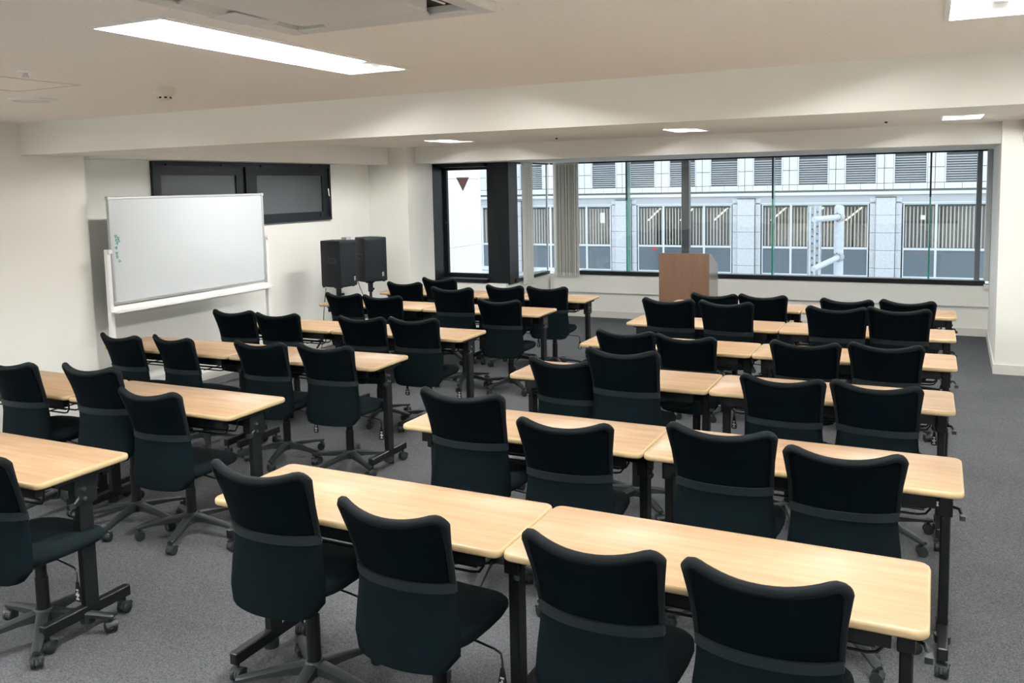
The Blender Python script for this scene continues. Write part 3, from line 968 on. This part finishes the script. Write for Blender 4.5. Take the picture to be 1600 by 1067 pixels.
obj('lower_bar', MB().box(-.015, .015, -hy, hy, .24, .275).mesh('lower_bar', M_white), wb)
mk = MB()
for i, (yy, zz) in enumerate(((.055, 1.505), (.08, 1.49), (.06, 1.472), (.085, 1.462), (.065, 1.445), (.055, 1.41), (.058, 1.365), (.06, 1.335), (.08, 1.30))):
    c = []
    for j in range(9):
        t = 2 * PI * j / 8 * .9 + i
        rr_ = .010 + .005 * math.sin(3 * t + i)
        c.append((.0108, -hy + yy + rr_ * math.cos(t) * .9, zz + rr_ * math.sin(t)))
    mk.tube(c, .0028, n=4)
mo = obj('ink_marks', mk.mesh('ink_marks', M_teal), wb)
mo['label'] = 'small teal handwritten marks'
tag(obj('board_eraser', MB().box(-.02, .02, -.055, .055, 0, .026).mesh('board_eraser', M_white, bevel=.004), None, (-5.97 + .048, 6.0, .8935)), 'white eraser lying on the whiteboard tray', 'eraser')

# ------------------------------------------------------------------ loudspeakers on stands
def speaker(x, y, rz, zb, label, slabel):
    s = empty('speaker_stand', (x, y, 0), rz)
    tag(s, slabel, 'speaker stand', 'speaker stands')
    obj('pole', MB().cyl((0, 0, .12), (0, 0, .55), .019, n=12).cyl((0, 0, .55), (0, 0, zb - .004), .0165, n=12).mesh('pole', M_bmetal, 50), s)
    obj('collar', MB().lathe([(.03, .52), (.034, .53), (.034, .57), (.03, .58)], n=12).mesh('collar', M_plastic, 50), s)
    obj('clamp_knob', MB().cyl((0, -.03, zb - .08), (0, -.07, zb - .08), .014, n=10).mesh('clamp_knob', M_plastic), s)
    obj('socket', MB().lathe([(.026, zb - .12), (.03, zb - .11), (.03, zb - .02), (.05, zb - .012), (.05, zb - .002)], n=12).mesh('socket', M_plastic, 50), s)
    for i in range(3):
        l = obj('leg', MB().tube([(.03, 0, .48), (.34, 0, .02)], .011, n=8).tube([(.02, 0, .17), (.19, 0, .245)], .008, n=6).mesh('leg', M_bmetal), s, (0, 0, 0), (0, 0, i * 2 * PI / 3 + .5))
        obj('rubber_foot', MB().cyl((.345, 0, 0), (.33, 0, .035), .016, n=8).mesh('rubber_foot', M_plastic), l)
    e = empty('loudspeaker', (x, y, zb), rz)
    tag(e, label, 'loudspeaker', 'black loudspeakers')
    hh = .515
    out = [(-.145, .03), (-.145, -.12), (-.14, -.15), (-.09, -.165), (.09, -.165), (.14, -.15), (.145, -.12), (.145, .03), (.10, .15), (-.10, .15)]
    mb = MB()
    mb.loft([[(p[0] * k, p[1] * k, z) for p in out] for z, k in ((0.012, .965), (.022, 1), (hh - .012, 1), (hh, .97))])
    obj('cabinet', mb.mesh('cabinet', M_cab, 30), e)
    gp = [(-.138, -.1515), (-.09, -.1675), (-.045, -.171), (.045, -.171), (.09, -.1675), (.138, -.1515)]
    gi = [(-.136, -.145), (.136, -.145)]
    ring = gp + gi[::-1]
    g = obj('grille', MB().loft([[(p[0], p[1], .03) for p in ring], [(p[0], p[1], hh - .022) for p in ring]]).mesh('grille', M_tile, 30), e)
    lg = obj('emblem', MB().box(-.012, .012, -.003, .0, 0, .045).mesh('emblem', M_silver), g, (.075, -.1695, .07), (0, 0, .12))
    obj('emblem_print', MB().box(-.006, .006, -.0042, -.003, .022, .036).box(-.008, .008, -.0042, -.003, .006, .014).mesh('emblem_print', M_tile), g, (.075, -.1695, .07), (0, 0, .12))
    for sx in (-1, 1):
        h = obj('side_handle', MB().box(-.004, .004, -.055, .055, -.03, .03).mesh('side_handle', M_plastic, bevel=.003), e, (sx * .147, -.05, .30))
        obj('handle_recess', MB().box(-.0015, .0015, -.038, .038, -.018, .018).mesh('handle_recess', M_dark), h, (sx * .0045, 0, 0))
    for px_, py_ in ((-.11, -.12), (.11, -.12), (-.09, .13), (.09, .13)):
        obj('rubber_foot', MB().lathe([(.014, 0), (.016, .014)], n=8).mesh('rubber_foot', M_plastic), e, (px_, py_, 0))
    return e
speaker(-5.85, 7.68, R(88), .775, 'black loudspeaker on a stand, the nearer of the pair', 'black tripod stand under the nearer loudspeaker')
speaker(-5.82, 8.24, R(64), .775, 'black loudspeaker on a stand, the one behind toward the window', 'black tripod stand under the farther loudspeaker')
for i, (pts, lab) in enumerate(([[(-5.93, 7.56, .772), (-5.935, 7.55, .70), (-5.95, 7.53, .5), (-5.97, 7.52, .2), (-6.0, 7.5, .008), (-6.2, 7.5, .006)], 'thin black cable hanging under the nearer loudspeaker'],
                                [[(-5.80, 7.93, .90), (-5.76, 7.95, .74), (-5.64, 7.98, .45), (-5.56, 7.98, .2), (-5.50, 7.97, .006), (-5.3, 8.0, .006)], 'thin black cable slanting down between the two speaker stands'])):
    tag(obj('speaker_cable', MB().tube([tuple(a - b for a, b in zip(p, pts[0][:2] + (0,))) for p in pts], .0045, n=6).mesh('speaker_cable', M_cable, 80), None, (pts[0][0], pts[0][1], 0)), lab, 'cable', 'speaker cables')
tag(bx('mixer_box', M_alu, -5.82, -5.75, 7.72, 7.80, .775 + .516, .775 + .545), 'small grey box lying on top of the nearer loudspeaker', 'box')

# ------------------------------------------------------------------ lectern
le = empty('lectern', (-2.30, 9.05, 0))
tag(le, 'brown wood lectern standing in front of the big window', 'lectern')
hw_ = .268
obj('front_panel', MB().box(-hw_, hw_, -.15, -.13, .02, 1.105).mesh('front_panel', M_lect, bevel=.002), le)
for sx in (-1, 1):
    prof = [(-.13, .02), (.27, .02), (.27, .93), (.24, .97), (-.06, 1.095), (-.13, 1.10)]
    a = [(sx * hw_, p[0], p[1]) for p in prof]
    b = [(sx * (hw_ - .02), p[0], p[1]) for p in prof]
    obj('side_panel', MB().loft([a, b]).mesh('side_panel', mat('grey_laminate', (0.27, 0.245, 0.22), 0.14), bevel=.001), le)
tp = [(-.128, 1.085), (.25, .93), (.25, .91), (-.128, 1.065)]
obj('reading_top', MB().loft([[(-hw_ + .021, p[0], p[1]) for p in tp], [(hw_ - .021, p[0], p[1]) for p in tp]]).mesh('reading_top', M_lect), le)
obj('shelf', MB().box(-hw_ + .021, hw_ - .021, -.128, .25, .55, .57).mesh('shelf', M_lect), le)
obj('plinth', MB().box(-hw_ - .01, hw_ + .01, -.16, .28, 0, .02).mesh('plinth', M_plastic), le)

# ------------------------------------------------------------------ outside: street, facade opposite, neighbour wall, posts, sign
GZ = -4.6
tag(bx('street', M_street, -45, 30, 11.9, 60, GZ - .2, GZ), 'grey asphalt street below the window', 'street', kind='structure')

FY = 26.0
PITCH = 1.2627
X0 = -9.93 - 4 * PITCH            # seam between two stone modules
NMOD = 14
fa = empty('office_building', (X0 + NMOD * PITCH / 2, FY, GZ))
tag(fa, 'pale stone office building across the street with louvres and windows', 'building')
def PF(o, par=None):
    o.parent = par or fa
    return o
ORG = Vector(fa.location)
CACHE = {}
def fbox(name, m, x0, x1, d0, d1, z0, z1, par=None):
    """box in facade coordinates: d = distance proud of the facade plane towards the street"""
    key = (name, m.name, round(x1 - x0, 4), round(d0, 4), round(d1, 4), round(z1 - z0, 4))
    if key not in CACHE:
        w = (x1 - x0) / 2
        CACHE[key] = MB().box(-w, w, -d1, -d0, 0, z1 - z0).mesh(name, m)
    o = obj(name, CACHE[key])
    base = ORG if par is None else ORG + Vector(par.location)
    o.location = Vector(((x0 + x1) / 2, FY, z0)) - base
    o.parent = par or fa
    return o
XE = X0 + NMOD * PITCH
fbox('backing_wall', M_joint, X0, XE, -.35, -.30, 1.18, 5.0)
fbox('storey_ceiling', M_strip, X0, XE, -1.40, -.06, 1.155, 1.18)
fbox('storey_floor', M_room, X0, XE, -1.40, -.30, -1.10, -1.02)
fbox('storey_back_wall', M_room, X0, XE, -1.45, -1.40, -1.10, 1.18)
fbox('backing_wall', M_pstone, X0, XE, -.30, .05, GZ, -1.02)
fbox('backing_wall', M_joint, X0, XE, -.06, -.02, 1.06, 1.75)
fbox('upper_wall', M_pstone, X0, XE, -.30, .03, 2.62, 6.5)
fbox('cornice', M_pstone, X0, XE, -.02, .10, 1.40, 1.485)
fbox('cornice_shadow_gap', M_joint, X0, XE, -.02, .02, 1.485, 1.535)
fbox('lintel', M_louv, X0, XE, -.02, .03, 1.20, 1.40)
fbox('lintel_edge', M_frame_o, X0, XE, -.02, .05, 1.155, 1.195)
# upper storey: louvre openings between stone panels
lou = {}
sl = MB()
nsl = 11
for i in range(nsl):
    z = .02 + i * (.72 / nsl)
    sl.add([(-.385, -.01, z), (.385, -.01, z), (.385, .035, z + .030), (-.385, .035, z + .030), (-.385, -.01, z - .008), (.385, -.01, z - .008), (.385, .035, z + .022), (-.385, .035, z + .022)],
           [(0, 1, 2, 3), (4, 7, 6, 5), (0, 4, 5, 1), (1, 5, 6, 2), (2, 6, 7, 3), (3, 7, 4, 0)])
slm = sl.mesh('louvre_blades', M_louv)
for k in range(NMOD):
    xa = X0 + k * PITCH
    ya, yb_ = xa + .255, xa + 1.055        # louvre opening
    g = .008
    for (a, b) in ((xa + g, ya - .03), (yb_ + .03, xa + PITCH - g)):
        fbox('stone_panel', M_pstone, a, b, -.03, .03, 2.13, 2.61)
        fbox('stone_panel', M_pstone, a, b, -.03, .03, 1.715, 2.115)
        fbox('stone_panel', M_pstone, a, b, -.03, .03, 1.545, 1.70)
    fbox('stone_panel', M_pstone, ya - .02, (ya + yb_) / 2 - .005, -.03, .03, 1.545, 1.70)
    fbox('stone_panel', M_pstone, (ya + yb_) / 2 + .005, yb_ + .02, -.03, .03, 1.545, 1.70)
    l = fbox('louvre', M_post, ya - .02, yb_ + .02, -.10, -.06, 1.71, 2.50)
    o = obj('louvre_blades', slm, l, (0, 0, .02))
    o['kind'] = 'stuff'
    fbox('louvre_jamb', M_pstone, ya - .022, ya + .01, -.06, .034, 1.715, 2.50, None)
    fbox('louvre_jamb', M_pstone, yb_ - .01, yb_ + .022, -.06, .034, 1.715, 2.50, None)
    fbox('stone_panel', M_pstone, ya - .02, yb_ + .02, -.03, .03, 2.505, 2.61)
# granite piers and windows below
BAY = 3 * PITCH
PX0 = -8.61 - 2 * BAY
stm = {}
def strips(w, h):
    key = round(w, 3)
    if key not in stm:
        mb = MB()
        n = int(w / .088)
        rs = random.Random(3)
        for i in range(n):
            x = -w / 2 + (i + .5) * w / n
            ww = rs.uniform(.014, .021)
            mb.add([(x - ww, 0, 0), (x + ww, 0.01, 0), (x + ww, 0.01, h), (x - ww, 0, h), (x - ww, .004, 0), (x + ww, .014, 0), (x + ww, .014, h), (x - ww, .004, h)],
                   [(0, 1, 2, 3), (4, 7, 6, 5), (0, 3, 7, 4), (1, 5, 6, 2)])
        stm[key] = mb.mesh('blind_strips', M_strip)
    return stm[key]
for k in range(6):
    xc = PX0 + k * BAY
    if xc > XE - .3:
        break
    p = fbox('pier', M_joint, xc - .235, xc + .235, -.05, .14, -1.02, 1.33)
    for z0_, z1_ in ((-1.02, -.655), (-.645, -.155), (-.145, .335), (.345, .825), (.835, 1.31)):
        fbox('granite_block', M_gstone, xc - .245, xc + .245, .10, .16, z0_, z1_, p)
        for sx in (-1, 1):
            fbox('granite_block', M_gstone, xc + sx * .33 - .075, xc + sx * .33 + .075, -.04, .05, z0_, z1_, p)
    fbox('pier_cap', M_joint, xc - .26, xc + .26, .05, .18, 1.315, 1.335, p)
    wa, wb_ = xc + .44, xc + BAY - .44
    if wb_ > XE:
        continue
    wnd = fbox('window', M_frame_o, wa, wb_, -.06, .02, -1.0, -.87)
    fbox('frame_rail', M_frame_o, wa, wb_, -.04, .02, 1.115, 1.15, wnd)
    fbox('frame_rail', M_frame_o, wa, wb_, -.04, .02, -.14, -.08, wnd)
    xs = [wa, wa + .82, wa + 2.08, wb_]
    for i, x in enumerate(xs):
        fbox('frame_stile', M_frame_o, x - (.0 if i == 0 else .03), x + (.0 if i == 3 else .03), -.04, .021, -.87, 1.115, wnd)
    fbox('room_wall', M_warmwall if k % 2 == 1 else M_room, wa, wb_, -1.3, -1.25, -.14, 1.15, wnd)
    for i in range(3):
        a, b = xs[i] + .03, xs[i + 1] - .03
        fbox('spandrel_pane', M_span, a, b, -.05, -.02, -.87, -.14, wnd)
        so = obj('blind_strips', strips(b - a, 1.18), wnd)
        so.location = Vector(((a + b) / 2, FY + .10, -.075)) - ORG - Vector(wnd.location)
        so['kind'] = 'stuff'
        fbox('clear_pane', M_glass, a, b, -.03, -.02, -.08, 1.115, wnd)
        if k not in (2, 3):
            continue
        lo = obj('lamp_reflection', MB().loft([[(-.25, .5, 0.62), (-.20, .5, .62), (-.20, .5, .60), (-.25, .5, .60)], [(.20, .3, 1.0), (.25, .3, 1.0), (.25, .3, .98), (.20, .3, .98)]]).mesh('lamp_reflection', M_lamprefl), wnd)  # slanted glowing bar imitates a fluorescent reflection in the window
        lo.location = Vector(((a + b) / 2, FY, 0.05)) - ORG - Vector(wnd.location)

fbox('notice', M_sign, -9.42, -9.26, -.015, -.005, .60, .93)
fbox('notice', M_sign, -.16, -.04, -.015, -.005, .70, .82)
fbox('warning_mark', M_redlamp, -7.70, -7.58, -.018, -.010, -.24, -.15)

# white neighbour wall seen through the narrow window
nb = empty('neighbour_building', (-9.6, 15.0, GZ))
tag(nb, 'bright white panelled wall of the neighbouring building outside the narrow window', 'building')
NX = -9.0
def npan(y0_, y1_, z0_, z1_):
    o = bx('cladding_panel', M_wpanel, NX - .04, NX, y0_, y1_, z0_, z1_)
    o.location = Vector(o.location) - Vector(nb.location)
    o.parent = nb
ws = bx('wall_core', M_joint, NX - 1.2, NX - .03, 12.2, 17.05, GZ, 7)
ws.location = Vector(ws.location) - Vector(nb.location)
ws.parent = nb
for a, b in ((12.2, 14.0), (14.008, 15.785), (15.793, 17.06)):
    for c, d_ in ((GZ, -1.0), (-.994, .565), (.571, 2.01), (2.016, 3.5), (3.506, 7)):
        npan(a, b, c, d_)

# street posts close outside the glass
for x, w, lab in ((-2.95, .105, 'grey steel post outside the window rising behind the lectern'), (0.548, .056, 'slim grey steel post outside at the right end of the window')):
    e = empty('street_post', (x, 11.55, GZ))
    tag(e, lab, 'post', 'grey posts outside the glass')
    obj('shaft', MB().box(-w / 2, w / 2, -.05, .05, 0, 10).mesh('shaft', M_post, bevel=.004), e)
    obj('base_plate', MB().box(-w, w, -.12, .12, 0, .02).mesh('base_plate', M_post), e)

# sign mast with two arms and the ribbed back of a sign panel
SG = empty('sign_mast', (-1.47, 17.0, GZ))
tag(SG, 'galvanised mast holding the back of a sign by two arms outside', 'sign')
def zr(z):
    return z - GZ
obj('mast', MB().lathe([(.095, 0), (.083, zr(1.33)), (.078, zr(1.35)), (.03, zr(1.365))], n=18).mesh('mast', M_galv, 50), SG)
obj('mast_foot', MB().lathe([(.2, 0), (.2, .03)], n=18).mesh('mast_foot', M_galv), SG)
for zt_, ze_ in ((1.15, 1.03), (.41, .14)):
    a = obj('arm', MB().cyl((.02, -.05, zr(zt_)), (-.36, -.75, zr(ze_ + .10)), .052, n=14).mesh('arm', M_galv, 50), SG)
    fl = MB().cyl((.03, -.02, zr(zt_)), (-.01, -.10, zr(zt_) - .01), .088, n=12)
    obj('flange', fl.mesh('flange', M_galv2, 50), a)
    bo = MB()
    for i in range(8):
        t = 2 * PI * i / 8
        c = Vector((-.015, -.10, zr(zt_))) + Vector((.07 * math.cos(t), -.0, .07 * math.sin(t)))
        bo.cyl(c, c + Vector((-.012, -.025, 0)), .010, n=6)
    obj('flange_bolts', bo.mesh('flange_bolts', M_post), a)
pn = obj('sign_panel', MB().box(-.125, .125, -.04, .04, zr(-1.2), zr(1.36)).mesh('sign_panel', M_galv2, bevel=.01), SG, (-.425, -.05, 0), (0, 0, .2))
for sx in (-.085, 0.0, .085):
    obj('rib', MB().box(-.018, .018, -.062, -.04, zr(-1.2), zr(1.34)).mesh('rib', M_galv, bevel=.004), pn, (sx, 0, 0))
bo = MB()
for i in range(18):
    for sx in (-.045, .045):
        z = zr(-1.1 + i * .135 + (.05 if sx > 0 else 0))
        bo.cyl((sx, -.04, z), (sx, -.058, z), .016, n=6)
bb = obj('panel_bolts', bo.mesh('panel_bolts', M_post), pn)
